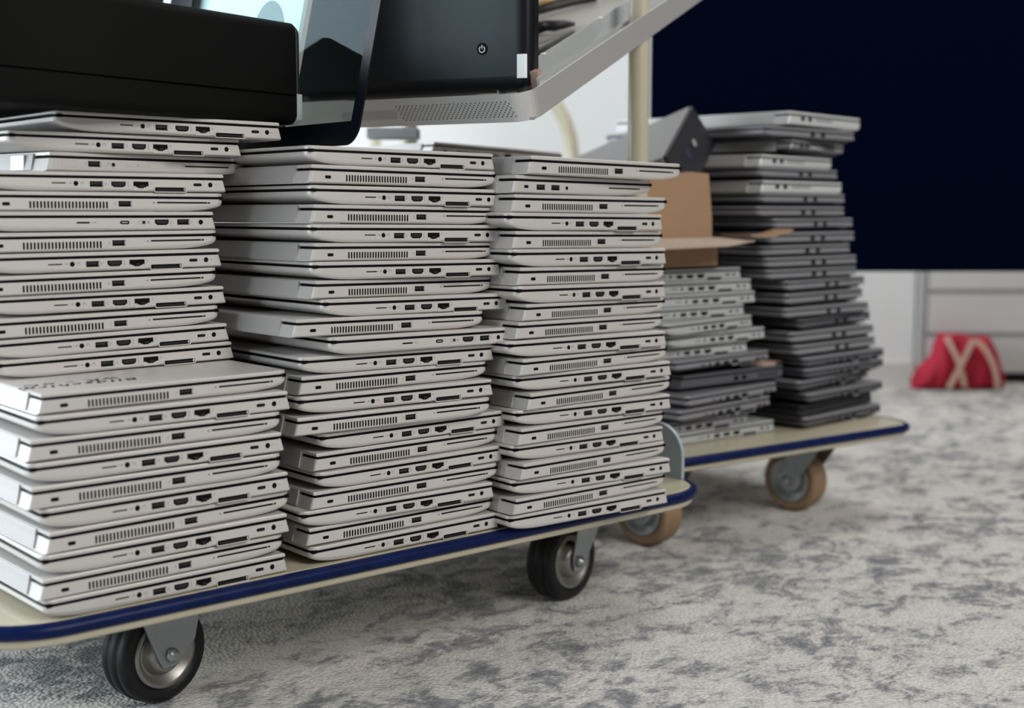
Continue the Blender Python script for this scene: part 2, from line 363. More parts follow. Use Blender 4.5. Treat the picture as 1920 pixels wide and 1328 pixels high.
ORD = ['top', 'second from the top', 'third from the top', 'fourth from the top', 'fifth from the top', 'sixth from the top', 'seventh from the top', 'eighth from the top', 'ninth from the top', 'tenth from the top',
       'eleventh from the top', 'twelfth from the top', 'thirteenth from the top', 'fourteenth from the top', 'fifteenth from the top', 'sixteenth from the top', 'seventeenth from the top', 'eighteenth from the top', 'nineteenth from the top', 'twentieth from the top', 'twenty-first from the top', 'twenty-second from the top', 'twenty-third from the top', 'twenty-fourth from the top', 'bottom']
DESC = {'P': 'silver laptop with port row', 'V': 'silver laptop with vent grille', 'Y': 'slim silver laptop with five ports', 'X': 'silver convertible laptop with volume rocker', 'Z': 'silver laptop with two side USB ports',
        'S': 'pale silver laptop with blurred ports', 'D': 'dark grey laptop with many ports', 'd': 'dark grey laptop with many ports', 'R': 'dark laptop with a network port', 'g': 'grey laptop with two USB ports', 'k': 'near-black laptop with two USB ports',
        'w': 'whitish silver laptop with two USB ports', 'v': 'light grey laptop with square corner', 'K': 'thick dark laptop with square corner', 'b': 'plain black laptop without ports'}
def place(rows, stack, group):
    n = len(rows)
    for k, q in enumerate(rows):                     # rows listed bottom up
        o = laptop(q[1], *q[2:8]); i = n-1-k
        pos = 'bottom one' if i == n-1 else ('topmost' if i == 0 else ORD[i])
        tag(o, '%s, %s in the %s' % (DESC[q[1]], pos, stack), 'laptop', group)
        yield o

NEAR=[(0, 'P', 0.0, 0.001, 0.0135, 0.05, 1.05, 1.056), (0, 'V', -0.001, 0.0004, 0.0323, 0.3, 0.6, 1.056), (0, 'P', -0.0019, 0.0007, 0.0518, 0.55, -0.76, 1.09), (0, 'V', 0.006, 0.0002, 0.0713, 0.7, 0.57, 1.091), (0, 'P', -0.0008, 0.0005, 0.0913, 0.67, -0.99, 1.097), (0, 'V', -0.0079, -0.0015, 0.1115, 0.49, -1.56, 1.098), (0, 'P', -0.0105, -0.0018, 0.1313, 0.61, -2.0, 1.057), (0, 'V', -0.0068, -0.0003, 0.151, 0.4, -1.62, 1.054), (0, 'P', -0.0024, -0.002, 0.1698, 0.48, -1.67, 1.026), (0, 'V', 0.0051, 0.0038, 0.1884, 0.41, -0.48, 1.006), (0, 'P', 0.0049, 0.1086, 0.2063, 0.66, 0.07, 1.004), (0, 'P', 0.0, 0.108, 0.2241, 0.89, 0.19, 1.003), (0, 'V', -0.0062, 0.1098, 0.2429, 0.64, -0.29, 1.004), (0, 'P', 0.0001, 0.1138, 0.2629, 0.39, -0.01, 1.01), (0, 'V', -0.0068, 0.1095, 0.2808, 0.6, 0.11, 1.008), (0, 'P', -0.0047, 0.1118, 0.3003, 0.35, 0.04, 1.03), (0, 'V', -0.0042, 0.1116, 0.3192, 0.21, 0.09, 1.01), (0, 'Y', 0.0012, 0.111, 0.3382, -0.04, -0.02, 1.004), (0, 'V', 0.0029, 0.1112, 0.3564, -0.12, 0.02, 1.004), (0, 'P', 0.0007, 0.1102, 0.3743, 0.04, -0.12, 1.003), (0, 'X', 0.0636, 0.1144, 0.3922, 0.04, 8.49, 1.003), (0, 'P', 0.0262, 0.1134, 0.4102, 0.01, 2.23, 1.006), (0, 'P', 0.0682, 0.1102, 0.4291, -0.24, 1.14, 1.004), (1, 'P', 0.2629, 0.0048, 0.0135, 0.05, -0.32, 1.004), (1, 'V', 0.2626, 0.0071, 0.0324, -0.2, 0.08, 1.004), (1, 'P', 0.2525, 0.0048, 0.0504, -0.2, -1.67, 1.001), (1, 'V', 0.2664, 0.0044, 0.0682, -0.07, -0.49, 1.003), (1, 'P', 0.2708, 0.0041, 0.0861, 0.05, 0.29, 1.006), (1, 'V', 0.2724, 0.0076, 0.105, -0.1, 0.82, 1.027), (1, 'P', 0.2765, 0.007, 0.1236, 0.07, 0.06, 1.016), (1, 'V', 0.2483, 0.0019, 0.1428, -0.18, -2.33, 1.023), (1, 'P', 0.2512, 0.0052, 0.1619, -0.2, -1.84, 1.018), (1, 'V', 0.2574, 0.0081, 0.181, -0.45, 0.28, 1.017), (1, 'P', 0.2589, 0.0104, 0.1993, -0.5, -1.14, 1.009), (1, 'Y', 0.2873, 0.0015, 0.2173, -0.58, -0.76, 1.0), (1, 'V', 0.2515, 0.0065, 0.2366, -0.82, 0.25, 1.002), (1, 'P', 0.2825, 0.0072, 0.254, -0.8, 0.59, 1.002), (1, 'V', 0.2751, 0.0088, 0.2723, -0.87, 3.03, 1.006), (1, 'P', 0.2708, 0.0069, 0.2903, -0.64, 0.21, 1.002), (1, 'V', 0.2741, 0.0084, 0.3083, -0.69, 1.58, 1.002), (1, 'P', 0.2698, 0.0071, 0.3263, -0.61, 0.43, 1.008), (1, 'V', 0.2738, 0.0078, 0.345, -0.67, 1.07, 1.021), (1, 'P', 0.2706, 0.007, 0.3632, -0.52, 0.14, 1.02), (1, 'V', 0.2715, 0.0069, 0.3826, -0.56, 0.83, 1.011), (1, 'P', 0.2694, 0.0091, 0.4006, -0.31, 1.72, 1.01), (2, 'P', 0.493, -0.0211, 0.0135, 0.05, -3.33, 1.017), (2, 'V', 0.4997, -0.0262, 0.0326, -0.2, -0.47, 1.004), (2, 'P', 0.4985, -0.0211, 0.0515, -0.45, -3.2, 1.004), (2, 'V', 0.5073, -0.0299, 0.0703, -0.7, 2.05, 1.003), (2, 'P', 0.5015, -0.0196, 0.0889, -0.84, 0.12, 1.009), (2, 'V', 0.508, -0.0246, 0.1073, -0.7, 1.64, 1.039), (2, 'P', 0.5063, -0.0182, 0.1261, -0.45, -1.85, 1.02), (2, 'V', 0.52, -0.0261, 0.1442, -0.2, 2.16, 1.023), (2, 'P', 0.5059, -0.0184, 0.1636, -0.01, -1.86, 1.004), (2, 'V', 0.509, -0.0263, 0.182, -0.14, 1.44, 1.004), (2, 'P', 0.4918, -0.0223, 0.2018, -0.39, -2.0, 1.036), (2, 'V', 0.5068, -0.0215, 0.2211, -0.64, 1.61, 1.033), (2, 'V', 0.5183, -0.0206, 0.2398, -0.74, 3.18, 1.035), (2, 'P', 0.5047, -0.0214, 0.2594, -0.79, 1.08, 1.08), (2, 'V', 0.5092, -0.0215, 0.2789, -0.79, 1.43, 1.088), (2, 'P', 0.497, -0.0222, 0.2984, -0.64, -0.46, 1.072), (2, 'V', 0.5024, -0.0216, 0.3175, -0.66, 1.18, 1.072), (2, 'P', 0.4905, -0.0226, 0.337, -0.58, -0.26, 1.066), (2, 'V', 0.4994, -0.023, 0.3559, -0.48, -0.69, 1.067), (2, 'Z', 0.504, -0.0195, 0.376, -0.72, 2.8, 1.076), (2, 'V', 0.5212, -0.0246, 0.3961, -0.87, -0.82, 1.107)]
FAR=[('B', 'd', 1.2807, 0.178, 0.0135, 4.0, 1.129), ('B', 'b', 1.2715, 0.178, 0.0336, 7.0, 1.022), ('B', 'd', 1.2873, 0.178, 0.0518, 4.4, 1.022), ('B', 'd', 1.2632, 0.178, 0.0731, 7.7, 1.022), ('B', 'd', 1.2816, 0.178, 0.0913, 3.6, 1.022), ('B', 'd', 1.2768, 0.178, 0.1095, 2.8, 1.022), ('B', 'g', 1.2529, 0.178, 0.13, 3.2, 1.13), ('B', 'g', 1.24, 0.178, 0.151, 2.1, 1.118), ('B', 'k', 1.2628, 0.178, 0.1709, 7.4, 1.045), ('B', 'g', 1.224, 0.178, 0.1895, 2.1, 1.045), ('B', 'g', 1.2271, 0.178, 0.2112, 5.5, 1.13), ('B', 'g', 1.2264, 0.178, 0.2319, 4.7, 1.022), ('B', 'g', 1.1803, 0.178, 0.2501, 1.3, 1.022), ('B', 'g', 1.1759, 0.178, 0.2683, 0.6, 1.022), ('B', 'g', 1.1633, 0.178, 0.2865, 1.7, 1.022), ('B', 'g', 1.1772, 0.178, 0.3057, 2.1, 1.079), ('B', 'g', 1.1955, 0.178, 0.3274, 5.9, 1.022), ('B', 'g', 1.1544, 0.178, 0.3456, 3.2, 1.022), ('B', 'g', 1.1638, 0.178, 0.3659, 4.7, 1.022), ('B', 'w', 1.1632, 0.178, 0.3841, 5.1, 1.022), ('B', 'g', 1.1588, 0.178, 0.4043, 7.4, 1.022), ('B', 'w', 1.1589, 0.178, 0.4225, 9.2, 1.022), ('B', 'v', 1.2315, 0.178, 0.4467, 15.6, 1.022), ('B', 'g', 1.1719, 0.178, 0.4649, 2.5, 1.022), ('B', 'w', 1.2248, 0.178, 0.4886, 7.7, 1.13), ('A', 'S', 1.003, 0.2132, 0.0135, -2.0, 1.045), ('A', 'R', 0.9388, 0.2132, 0.0321, -2.0, 1.045), ('A', 'D', 0.9922, 0.1851, 0.0523, 4.9, 1.13), ('A', 'D', 1.0076, 0.184, 0.0725, 5.2, 1.13), ('A', 'K', 1.0287, 0.2097, 0.0984, -1.1, 1.13), ('A', 'D', 0.9856, 0.1886, 0.1251, 4.0, 1.022), ('A', 'S', 0.9328, 0.2132, 0.1433, -2.0, 1.022), ('A', 'S', 0.975, 0.191, 0.1615, 3.4, 1.022), ('A', 'S', 0.9458, 0.1689, 0.1817, 8.9, 1.022), ('A', 'S', 0.9235, 0.2132, 0.1999, -2.0, 1.022), ('A', 'S', 0.9493, 0.2132, 0.2181, -2.0, 1.022), ('A', 'S', 0.9395, 0.2132, 0.237, -2.0, 1.028), ('A', 'S', 0.9143, 0.2132, 0.2553, -2.0, 1.028)]

near = []
for s, nm in enumerate(('left front stack', 'middle front stack', 'right front stack')):
    near.append(list(place([q for q in NEAR if q[0] == s], nm, 'laptops in the %s' % nm)))
for s, nm in (('A', 'short rear-trolley stack'), ('B', 'tall rear-trolley stack')):
    list(place([(q[0], q[1], q[2], q[3], q[4], 0, q[5], q[6]) for q in FAR if q[0] == s], nm, 'laptops in the %s' % nm))
# the handwriting on the exposed lid of the left stack
w14 = near[0][9]
w14['label'] = 'silver vented laptop with black handwriting on its exposed lid, left front stack'
vs, fs = text_mesh('Bildschirm\nwK - oC', .0200, ink, shear=.35, space=1.25, offset=.0005)
b = M(); b.add([(.050-x, .047-y, G1+LT+.00012) for x, y, z in vs], fs, ink)
hw = b.build('handwriting', w14, recalc=False); hw['label'] = 'black marker handwriting upside down'
# laptop at the back of the front trolley, on its own supporting pile
bx, by = .690, .362
for k in range(23):
    zz = .0135+.01870*k if k < 22 else .4318
    o = laptop('V', bx+.004*math.sin(k*2.1)*(k < 22), by+.004*math.cos(k*1.7)*(k < 22), zz, -2.0 if k == 22 else 0, -1.5 if k == 22 else 0, 1.04)
    if k == 22: tag(o, 'silver laptop behind the front stacks, seen between two stack tops', 'laptop', 'laptops in the back row of the front trolley')
    else: tag(o, 'silver laptop hidden in the back row pile behind the right stack', 'laptop', 'laptops in the back row of the front trolley')

# ------------------------------------------------------------------ trolleys
def outline(x0, y0, x1, y1, r, n=8, off=0.):
    pts = []
    for cx, cy, a0 in ((x1-r, y0+r, -90), (x1-r, y1-r, 0), (x0+r, y1-r, 90), (x0+r, y0+r, 180)):
        for k in range(n+1):
            a = math.radians(a0+90*k/n); pts.append((cx+(r+off)*math.cos(a), cy+(r+off)*math.sin(a)))
    return pts
def make_deck(root, x0, y0, x1, y1, r):
    d = M(); rs = []
    for off, z in ((-.030, -.0035), (-.004, -.0035), (-.004, -.019), (-.001, -.0205), (.001, -.0185), (.001, -.0125), (.001, -.0045), (0, -.002), (-.003, -.0003), (-.006, 0)):
        rs.append([(x, y, z) for x, y in outline(x0, y0, x1, y1, r, 8, off)])
    d.rings(rs, cream, smooth=True)
    d.build('deck', root)
    b = M(); prof = [(-.0008, .0002), (.0028, .0000), (.0062, -.0022), (.0078, -.0060), (.0070, -.0098), (.0040, -.0124), (.0005, -.0128)]
    b.rings([[(x, y, z) for x, y in outline(x0, y0, x1, y1, r, 10, off)] for off, z in prof], bumper_blue, cap=False, smooth=True)
    b.build('bumper', root)
def caster(root, x, y, axis_deg, swivel, tyre, R=.052, fork_dir=1):
    # wheel axis along local y after rotating by axis_deg about z
    zc = FLOOR+R; T = Matrix.Translation((x, y, 0)) @ Matrix.Rotation(math.radians(axis_deg), 4, 'Z')
    Tw = T @ Matrix.Translation((0, 0, zc)); w = .0205
    f = M()
    f.box((-.038, -.034, -.0240), (.038, .034, -.0205), zinc, T)
    xo = .012*fork_dir if swivel else 0
    for sy in (-1, 1):
        yy = sy*(w+.006)
        if swivel: pr_ = [(xo-.004, -.0235), (xo+.056, -.0235), (xo+.040, -.052), (.016, zc-.004), (.008, zc-.014), (-.008, zc-.012), (-.011, zc+.004)] if fork_dir > 0 else [(xo-.046, -.0235), (xo-.010, -.0235), (.010, zc+.004), (.008, zc-.012), (-.008, zc-.014), (-.018, zc-.006)]
        else: pr_ = [(-.046, -.0235), (.046, -.0235), (.030, zc+.010), (.013, zc-.004), (.009, zc-.012), (-.009, zc-.012), (-.015, zc-.002)]
        f.decal(pr_, yy-.0012, yy+.0012, zinc, T)
    if swivel: f.lathe([(.021, 0), (.021, .006), (.016, .011)], zinc, T @ Matrix.Translation((xo+.014*fork_dir, 0, -.024)) @ Matrix.Rotation(-PI/2, 4, 'X'), 24)
    c = f.build('caster', root, bevel=.0006)
    t = M(); ri = R*.655
    t.lathe([(ri, -w*.80), (R*.80, -w), (R*.93, -w*.93), (R*.985, -w*.70), (R*.985, -w*.42), (R*.955, -w*.36), (R*.955, -w*.28), (R, -w*.22), (R, w*.22), (R*.955, w*.28), (R*.955, w*.36), (R*.985, w*.42), (R*.985, w*.70), (R*.93, w*.93), (R*.80, w), (ri, w*.80)], tyre, Tw, 48, True)
    t.build('tyre', c)
    h = M(); h.lathe([(.006, -w*1.15), (.017, -w*1.15), (.020, -w*.95), (.0225, -w*.55), (.026, -w*.50), (R*.60, -w*.95), (ri+.0015, -w*.98), (ri+.0015, w*.98), (R*.60, w*.95), (.026, w*.50), (.0225, w*.55), (.020, w*.95), (.017, w*1.15), (.006, w*1.15)], zincdark if tyre is rubber else zinc, Tw, 40, True)
    h.build('wheel_rim', c)
    a = M(); a.lathe([(.0042, -w-.016), (.0046, -w-.0125), (.0075, -w-.012), (.0075, -w-.0075), (.0042, -w-.0070), (.0042, w+.0070), (.0075, w+.0075), (.0075, w+.012), (.0040, w+.0125), (.0040, w+.015)], zinc, Tw, 6)
    a.build('axle_bolt', c)
    return c
tr = tag(empty('platform_trolley', (0, 0, 0)), 'cream platform trolley with blue bumper and black wheels, under the front stacks', 'trolley')
make_deck(tr, -.058, -.0015, .858, .700, .078)
caster(tr, .166, .150, 11, False, rubber)
caster(tr, .718, .137, 11, True, rubber)
caster(tr, .134, .55, 0, False, rubber); caster(tr, .703, .55, 0, True, rubber)
hb = M()
arc2 = [(.090-.042*math.sin(a), .030+.040*math.cos(a)) for a in [k*PI/16 for k in range(0, 9)]]
prof = [(.048, 0), (.216, 0)] + [(.216, .070)] + [(y, z) for y, z in arc2]
hb.rings([[(.846, y, z) for y, z in prof], [(.851, y, z) for y, z in prof]], zincpale := mat('grey_blue_paint', (.36, .43, .49), .45, .2))
hb.build('handle_bracket', tr, bevel=.001)
hd = M(); R0 = .0135; r0 = .09
px, y1, y2, zt = .8535, .1385, .640, .95
pts = [(px, y1, 0), (px, y1, .2), (px, y1, .5), (px, y1, zt-r0)] + [(px, y1+r0-r0*math.cos(a), zt-r0+r0*math.sin(a)) for a in [k*PI/16 for k in range(1, 9)]] + [(px, y2-r0+r0*math.sin(a), zt-r0+r0*math.cos(a)) for a in [k*PI/16 for k in range(0, 9)]] + [(px, y2, .5), (px, y2, .2), (px, y2, 0)]
hd.tube(pts, R0, cream, 20); hd.build('push_handle', tr)
# second trolley, turned a right angle and standing behind
A2 = math.radians(-4.84)
t2 = tag(empty('platform_trolley', (.925, .150, 0), (0, 0, A2)), 'blurred cream platform trolley with tan wheels, behind and right of the front one', 'trolley')
make_deck(t2, 0, 0, .560, .860, .05)
def loc2(x, y): 
    d = Vector((x-.925, y-.150)); return (d.x*math.cos(-A2)-d.y*math.sin(-A2), d.x*math.sin(-A2)+d.y*math.cos(-A2))
for (x, y) in (loc2(1.355, .249), loc2(1.003, .252)): caster(t2, x, y, -82, True, tanrubber, fork_dir=1)
for (x, y) in ((.09, .74), (.45, .74)): caster(t2, x, y, -90, True, tanrubber)

# ------------------------------------------------------------------ things on top of the front stacks
# black computer case lying on the left stack
def P3(o, *vs): return o
rt = empty('desktop_computer', (.341, .134, .4340), (0, 0, math.radians(14)))
tag(rt, 'large black desktop computer case lying on the left front stack', 'computer')
BW, BD, BH = .40, .33, .104
b = M()
def boxprof(x0, x1, m, rad=.010, z0=.0, z1=BH, grow=0.):
    sec = []
    for cy, cz, a0 in ((BD-rad, z1-rad, 0), (rad, z1-rad, 90), (rad, z0+rad, 180), (BD-rad, z0+rad, 270)):
        for k in range(7):
            a = math.radians(a0+15*k); sec.append((cy+(rad+grow)*math.cos(a), cz+(rad+grow)*math.sin(a)))
    return [[(x, y, z) for y, z in sec] for x in (x0, x1)]
b.rings(boxprof(-BW, -.0075, pcblack), pcblack, smooth=True); cs = b.build('case_shell', rt)
b = M(); b.box((-BW+.004, -.0003, .0286), (-.0080, .004, .0302), mat('seam_black', (.0008, .0008, .0008), .9, spec=0)); b.build('seam', rt)
b = M(); r_ = boxprof(-.0068, 0, mattblack); r_[1] = [(0, BD/2+(y-BD/2)*.985, BH/2+(z-BH/2)*.95) for _, y, z in r_[1]]; b.rings(r_, mattblack, smooth=True); b.build('front_bezel', rt)
b = M(); prof = [(-.0006, .031), (-.0006, .010), (.0006, .0048), (.0048, .0006), (.010, -.0006), (.30, -.0006), (.30, .002), (.010, .002), (.004, .010), (.004, .031)]
b.rings([[(x, y, z) for y, z in prof] for x in (-.0070, .0004)], mat('bezel_silver', (.55, .54, .56), .4, .3)); b.build('silver_trim', rt)
# black monitor slab standing behind the case
m0 = empty('monitor', (.36, .640, .4345), (0, 0, math.radians(150)))
tag(m0, 'black monitor standing dark behind the desktop computer case', 'monitor')
b = M(); b.box((-.17, 0, .06), (.11, .030, .34), mattblack); b.build('screen_housing', m0, bevel=.004)
b = M(); b.box((-.10, -.0012, .075), (.10, .001, .325), glossblack); b.build('screen', m0)
b = M(); b.box((-.09, -.06, 0), (.09, .09, .010), mattblack); b.box((-.025, .028, .008), (.025, .045, .20), mattblack); b.build('stand', m0, bevel=.003)

# glass front panel with black bezel: local x = along depth (bottom edge), local z up the glass
def frame_matrix(o, ex, ez):
    ex = Vector(ex).normalized(); ez = (Vector(ez)-ex*Vector(ez).dot(ex)).normalized(); ey = ez.cross(ex)
    m = Matrix((ex, ey, ez)).transposed().to_4x4(); m.translation = Vector(o); return m
lean = math.radians(12.7)
gl = empty('glass_panel'); gl.matrix_world = frame_matrix((.330, .0155, .4082), (0, 1, 0), (math.sin(lean), 0, math.cos(lean)))
tag(gl, 'computer screen glass with black bezel leaning upright on the middle front stack', 'glass panel')
GW, GH, GT = .470, .420, .0022
def ring_frame(x0, z0, x1, z1, r, ix0, iz0, ix1, iz1, y0, y1, m):
    o = outline(x0, z0, x1, z1, r, 8); i = outline(ix0, iz0, ix1, iz1, .0015, 8)
    g = M(); n = len(o)
    vs = [(x, y0, z) for x, z in o]+[(x, y0, z) for x, z in i]+[(x, y1, z) for x, z in o]+[(x, y1, z) for x, z in i]; fs = []
    for k in range(n):
        j = (k+1) % n; fs += [(k, j, n+j, n+k), (2*n+k, 3*n+k, 3*n+j, 2*n+j), (k, 2*n+k, 2*n+j, j), (n+k, n+j, 3*n+j, 3*n+k)]
    g.add(vs, fs, m); return g
ring_frame(0, 0, GW, GH, .020, .0150, .024, GW-.060, GH-.024, 0, GT, mat('bezel_black', (.0045, .006, .010), .35, spec=.12)).build('bezel', gl)
b = M(); b.box((.0148, GT*.3, .0238), (GW-.0598, GT*.7, GH-.0238), glass); b.build('glass_pane', gl)

# pale panel with a grey oval, standing behind the glass
wp = empty('display_panel'); wp.matrix_world = frame_matrix((.3440, .172, .4090), (0, 1, 0), (math.sin(lean), 0, math.cos(lean)))
tag(wp, 'pale white panel with grey oval emblem leaning behind the glass panel', 'panel')
b = M(); b.box((.008, 0, 0), (.36, .004, .34), paper); b.build('panel', wp)
b = M(); b.box((0, -.0006, 0), (.008, .005, .34), tanedge); b.build('edge_strip', wp)
b = M(); b.decal([(.075+.035*math.cos(a)+.007*math.sin(a), .128+.045*math.sin(a)) for a in [2*PI*k/40 for k in range(40)]], .003, .0046, ovalgrey); b.build('oval_emblem', wp)

# aluminium all-in-one chassis, opened, propped up and sloping away
az = math.radians(49.1-27); ph = math.radians(20.5)
E2 = Vector((math.cos(az)*math.cos(ph), math.sin(az)*math.cos(ph), math.sin(ph))); E1 = Vector((math.sin(az), -math.cos(az), 0))
ch = empty('computer_chassis'); C0 = Vector((.544, -.003, .4390))
ch.matrix_world = frame_matrix(C0, -E1, E2) @ Matrix.Rotation(0, 4, 'X')
tag(ch, 'opened aluminium all-in-one computer chassis with perforated speaker edge, sloping upward', 'computer chassis')
# local: x runs left along the speaker edge, z runs up the slope, y = normal (depth of tray)
n_ = E2.cross(-E1)                                                  # local y in world
sg = 1 if n_.z > 0 else -1                                          # open side is up
CW, CH, CT, cw = .36, .64, .031, .0022
o_ = outline(0, 0, CW, CH, .022, 8); i_ = outline(cw, cw, CW-cw, CH-cw, .020, 8); n = len(o_)
g = M(); y0, y1 = 0, sg*CT
vs = [(x, y0, z) for x, z in o_]+[(x, y1, z) for x, z in o_]+[(x, y1, z) for x, z in i_]+[(x, sg*.003, z) for x, z in i_]; fs = []
for k in range(n):
    j = (k+1) % n; fs += [(k, j, n+j, n+k), (n+k, n+j, 2*n+j, 2*n+k), (2*n+k, 2*n+j, 3*n+j, 3*n+k)]
g.add(vs, fs, alu); 
fl = [(.034, .030), (CW-.004, .006), (CW-.004, CH-.006), (.034, CH-.006)]
g.rings([[(x, 0, z) for x, z in fl], [(x, sg*.003, z) for x, z in fl]], alu_in)
g.box((.0022, min(0, sg*.003), .006), (CW-.004, max(0, sg*.003), .030), alu_in)
g.build('tray', ch)
g = M(); dot = mat('speaker_hole', (.05, .05, .05), .7)
rows, cols = 8, 27
for r in range(rows):
    for c in range(cols):
        x = .020+.0053*c+(.00265 if r % 2 else 0)+.0010*r; yy = sg*(.0065+.0023*r)
        pts = [(x+.0009*math.cos(q), yy+.0009*math.sin(q), -.00008) for q in [2*PI*k/8 for k in range(8)]]
        g.add(pts, [tuple(range(8))], dot)
sp = g.build('speaker_grille', ch, recalc=False)
g = M(); g.rings([[(x, sg*y_, z_) for x, y_ in rrect(.205, .0135, .075, .0105, .0035)] for z_ in (-.0003, .0008)], mat('hatch_grey', (.46, .455, .45), .45, .4)); g.build('memory_hatch', ch)
# inside: side rail, screws, cables, plug
def loc(x, h, z): return (x, sg*h, z)
g = M(); rs = []
for z in (.034, .60): rs.append([loc(.0345, .004, z), loc(.0345, .020, z), loc(.037, .020, z), loc(.037, .008, z), loc(.054, .008, z), loc(.054, .035, z), loc(.056, .035, z), loc(.056, .004, z)])
g.rings(rs, mat('rail_grey', (.50, .52, .525), .42, .35)); rail = g.build('side_rail', ch)
g = M(); g.box(loc(.0565, .004, .08), loc(.066, .020, .55), alu_in)
g.build('inner_bracket', ch)
for z, hh in ((.16, .034), (.34, .034), (.09, .020), (.25, .020)):
    g = M(); g.lathe([(.0034, 0), (.0034, .0016), (.0015, .0018)], whiteplastic, Matrix.Translation(loc(.0551 if hh > .03 else .0455, hh-.0003 if hh > .03 else .0081, z)) @ Matrix.Rotation(0 if sg > 0 else PI, 4, 'X'), 14); g.build('screw', rail)
g = M(); g.tube([loc(.20, .010, .30), loc(.1818, .012, .414), loc(.168, .014, .414), loc(.1554, .013, .4135), loc(.145, .012, .425), loc(.1385, .008, .4396)], [.009, .0085, .0075, .0075, .006, .003], cable); g.build('cable', ch)
g = M(); g.tube([loc(.135, .010, .22), loc(.1168, .012, .268), loc(.118, .012, .300), loc(.1191, .010, .340), loc(.122, .006, .40)], [.010, .010, .007, .005, .002], cable); g.build('cable', ch)
g = M(); g.tube([loc(.26, .012, .50), loc(.2175, .013, .5544), loc(.20, .013, .575), loc(.17, .012, .60)], .007, cable); g.build('cable', ch)
g = M(); g.box(loc(.0562, .0032, .08), loc(.0600, .0215, .58), cable); g.build('rail_gap_shade', rail)  # dark gap beside the rail, its shade painted as a black strip
g = M(); g.tube([loc(.235, .022, .52), loc(.215, .024, .555), loc(.192, .022, .585)], .003, brass); g.build('brass_strip', ch)
g = M(); g.box(loc(.006, .006, .040), loc(.016, .044, .050), brownplug); g.box(loc(.003, .006, .034), loc(.006, .038, .048), alu); g.build('connector', ch)
g = M(); g.box(loc(.12, .004, .10), loc(.30, .012, .36), mat('board_brown', (.16, .14, .12), .6, noise=.3, nscale=60)); g.build('circuit_board', ch)

# black rear shell with power button standing in the tray
sh = empty('rear_shell'); sh.matrix_world = frame_matrix((.5545, .0165, .4745), -E1, (.0, .0, 1))
tag(sh, 'glossy black computer rear shell with power button standing upright in the chassis', 'computer shell')
SW, SH2 = .345, .200
g = M(); rs = []
for off, y in ((-.016, .0), (-.006, .0010), (-.002, .004), (0, .010), (0, .024)): rs.append([(x, y, z) for x, z in outline(0, 0, SW, SH2, .017, 8, off)])
sgn = -1 if (frame_matrix((0,0,0), -E1, (0,0,1)) @ Vector((0, 1, 0))).dot(CAM-Vector((.55, .02, .47))) > 0 else 1
rs = [[(x, sgn*y, z) for x, y, z in r] for r in rs]
g.rings(rs, glossblack, smooth=True); g.build('shell', sh)
rs_m = mat('rear_shell_black', (.003, .004, .006), .38, .0, spec=.32); sh.children[0].data.materials[0] = rs_m
g = M(); g.decal(circ(.0570, .0465, .0066, 28), sgn*-.0006, sgn*.002, port_black); pb = g.build('power_button', sh)
g = M(); ar = []
for k in range(25):
    a = math.radians(90+35+290*k/24); ar.append((.0570+.0034*math.cos(a), sgn*-.0008, .0460+.0034*math.sin(a)))
g.strip(ar, (0, 1, 0), .0008, .0002, whiteplastic); g.box((.0566, min(sgn*-.0009, sgn*-.0007), .0465), (.0574, max(sgn*-.0009, sgn*-.0007), .0507), whiteplastic); g.build('power_symbol', pb)
g = M(); inn = [(.0140, .0001), (.010, .0006), (.006, .001), (.0038, .0026)]; ou = [(.0140, -.0007), (.0098, -.0002), (.0055, .0003), (.0031, .0021)]
g.rings([[(x, sgn*y, z) for x, y in inn]+[(x, sgn*y, z) for x, y in ou[::-1]] for z in (.0130, .020, .030, .0385)], whiteplastic); g.build('white_tape', sh)

# pale foot behind, blurred
g = M(); ft = tag(empty('monitor_stand', (.7266, .506, .4500), (0, 0, YAW-PI/2)), 'pale grey flat monitor foot below the perforated chassis edge', 'monitor stand')
# ------------------------------------------------------------------ rear trolley load
bx0, bx1, by0, by1, bz0, bz1, ct = .880, 1.093, .200, .420, .2612, .3060, .003
cb = tag(empty('cardboard_box', ((bx0+bx1)/2, (by0+by1)/2, bz0)), 'open brown cardboard box on the short rear-trolley stack', 'cardboard box')
off = Vector(cb.location)
def L3(b, name, m=None):
    o = b.build(name, cb); o.data.transform(Matrix.Translation(-off)); return o
g = M(); g.box((bx0, by0, bz0), (bx1, by1, bz0+ct), card); L3(g, 'bottom_panel')
g = M(); g.box((bx0, by0, bz0), (bx1, by0+ct, bz1), card); L3(g, 'front_panel')
g = M(); g.box((bx0, by1-ct, bz0), (bx1, by1, bz1), card); L3(g, 'back_panel')
g = M(); g.box((bx0, by0, bz0), (bx0+ct, by1, bz1), card); L3(g, 'side_panel')
g = M(); g.box((bx1-ct, by0, bz0), (bx1, by1, bz1), card); L3(g, 'side_panel')
def quad_flap(pts, t, m, name):
    pts = [Vector(p) for p in pts]; nn = (pts[1]-pts[0]).cross(pts[-1]-pts[0]).normalized()*t
    g = M(); g.rings([[tuple(p) for p in pts], [tuple(p+nn) for p in pts]], m); return L3(g, name)
quad_flap([(bx1-.150, by0+.006, bz1-.02), (bx1-.012, by0+.006, bz1-.02), (bx1-.012, by0+.008, bz1+.03), (bx1-.018, by0+.010, bz1+.092), (bx1-.06, by0+.010, bz1+.094), (bx1-.150, by0+.010, bz1+.085)], .003, card, 'raised_flap')
quad_flap([(bx0, by0, bz1), (bx1, by0, bz1), (bx1+.010, by0-.058, bz1-.004), (bx1-.06, by0-.066, bz1-.010), (bx0, by0-.066, bz1-.012)], .002, cardlight, 'front_flap')
g = M(); rs = []
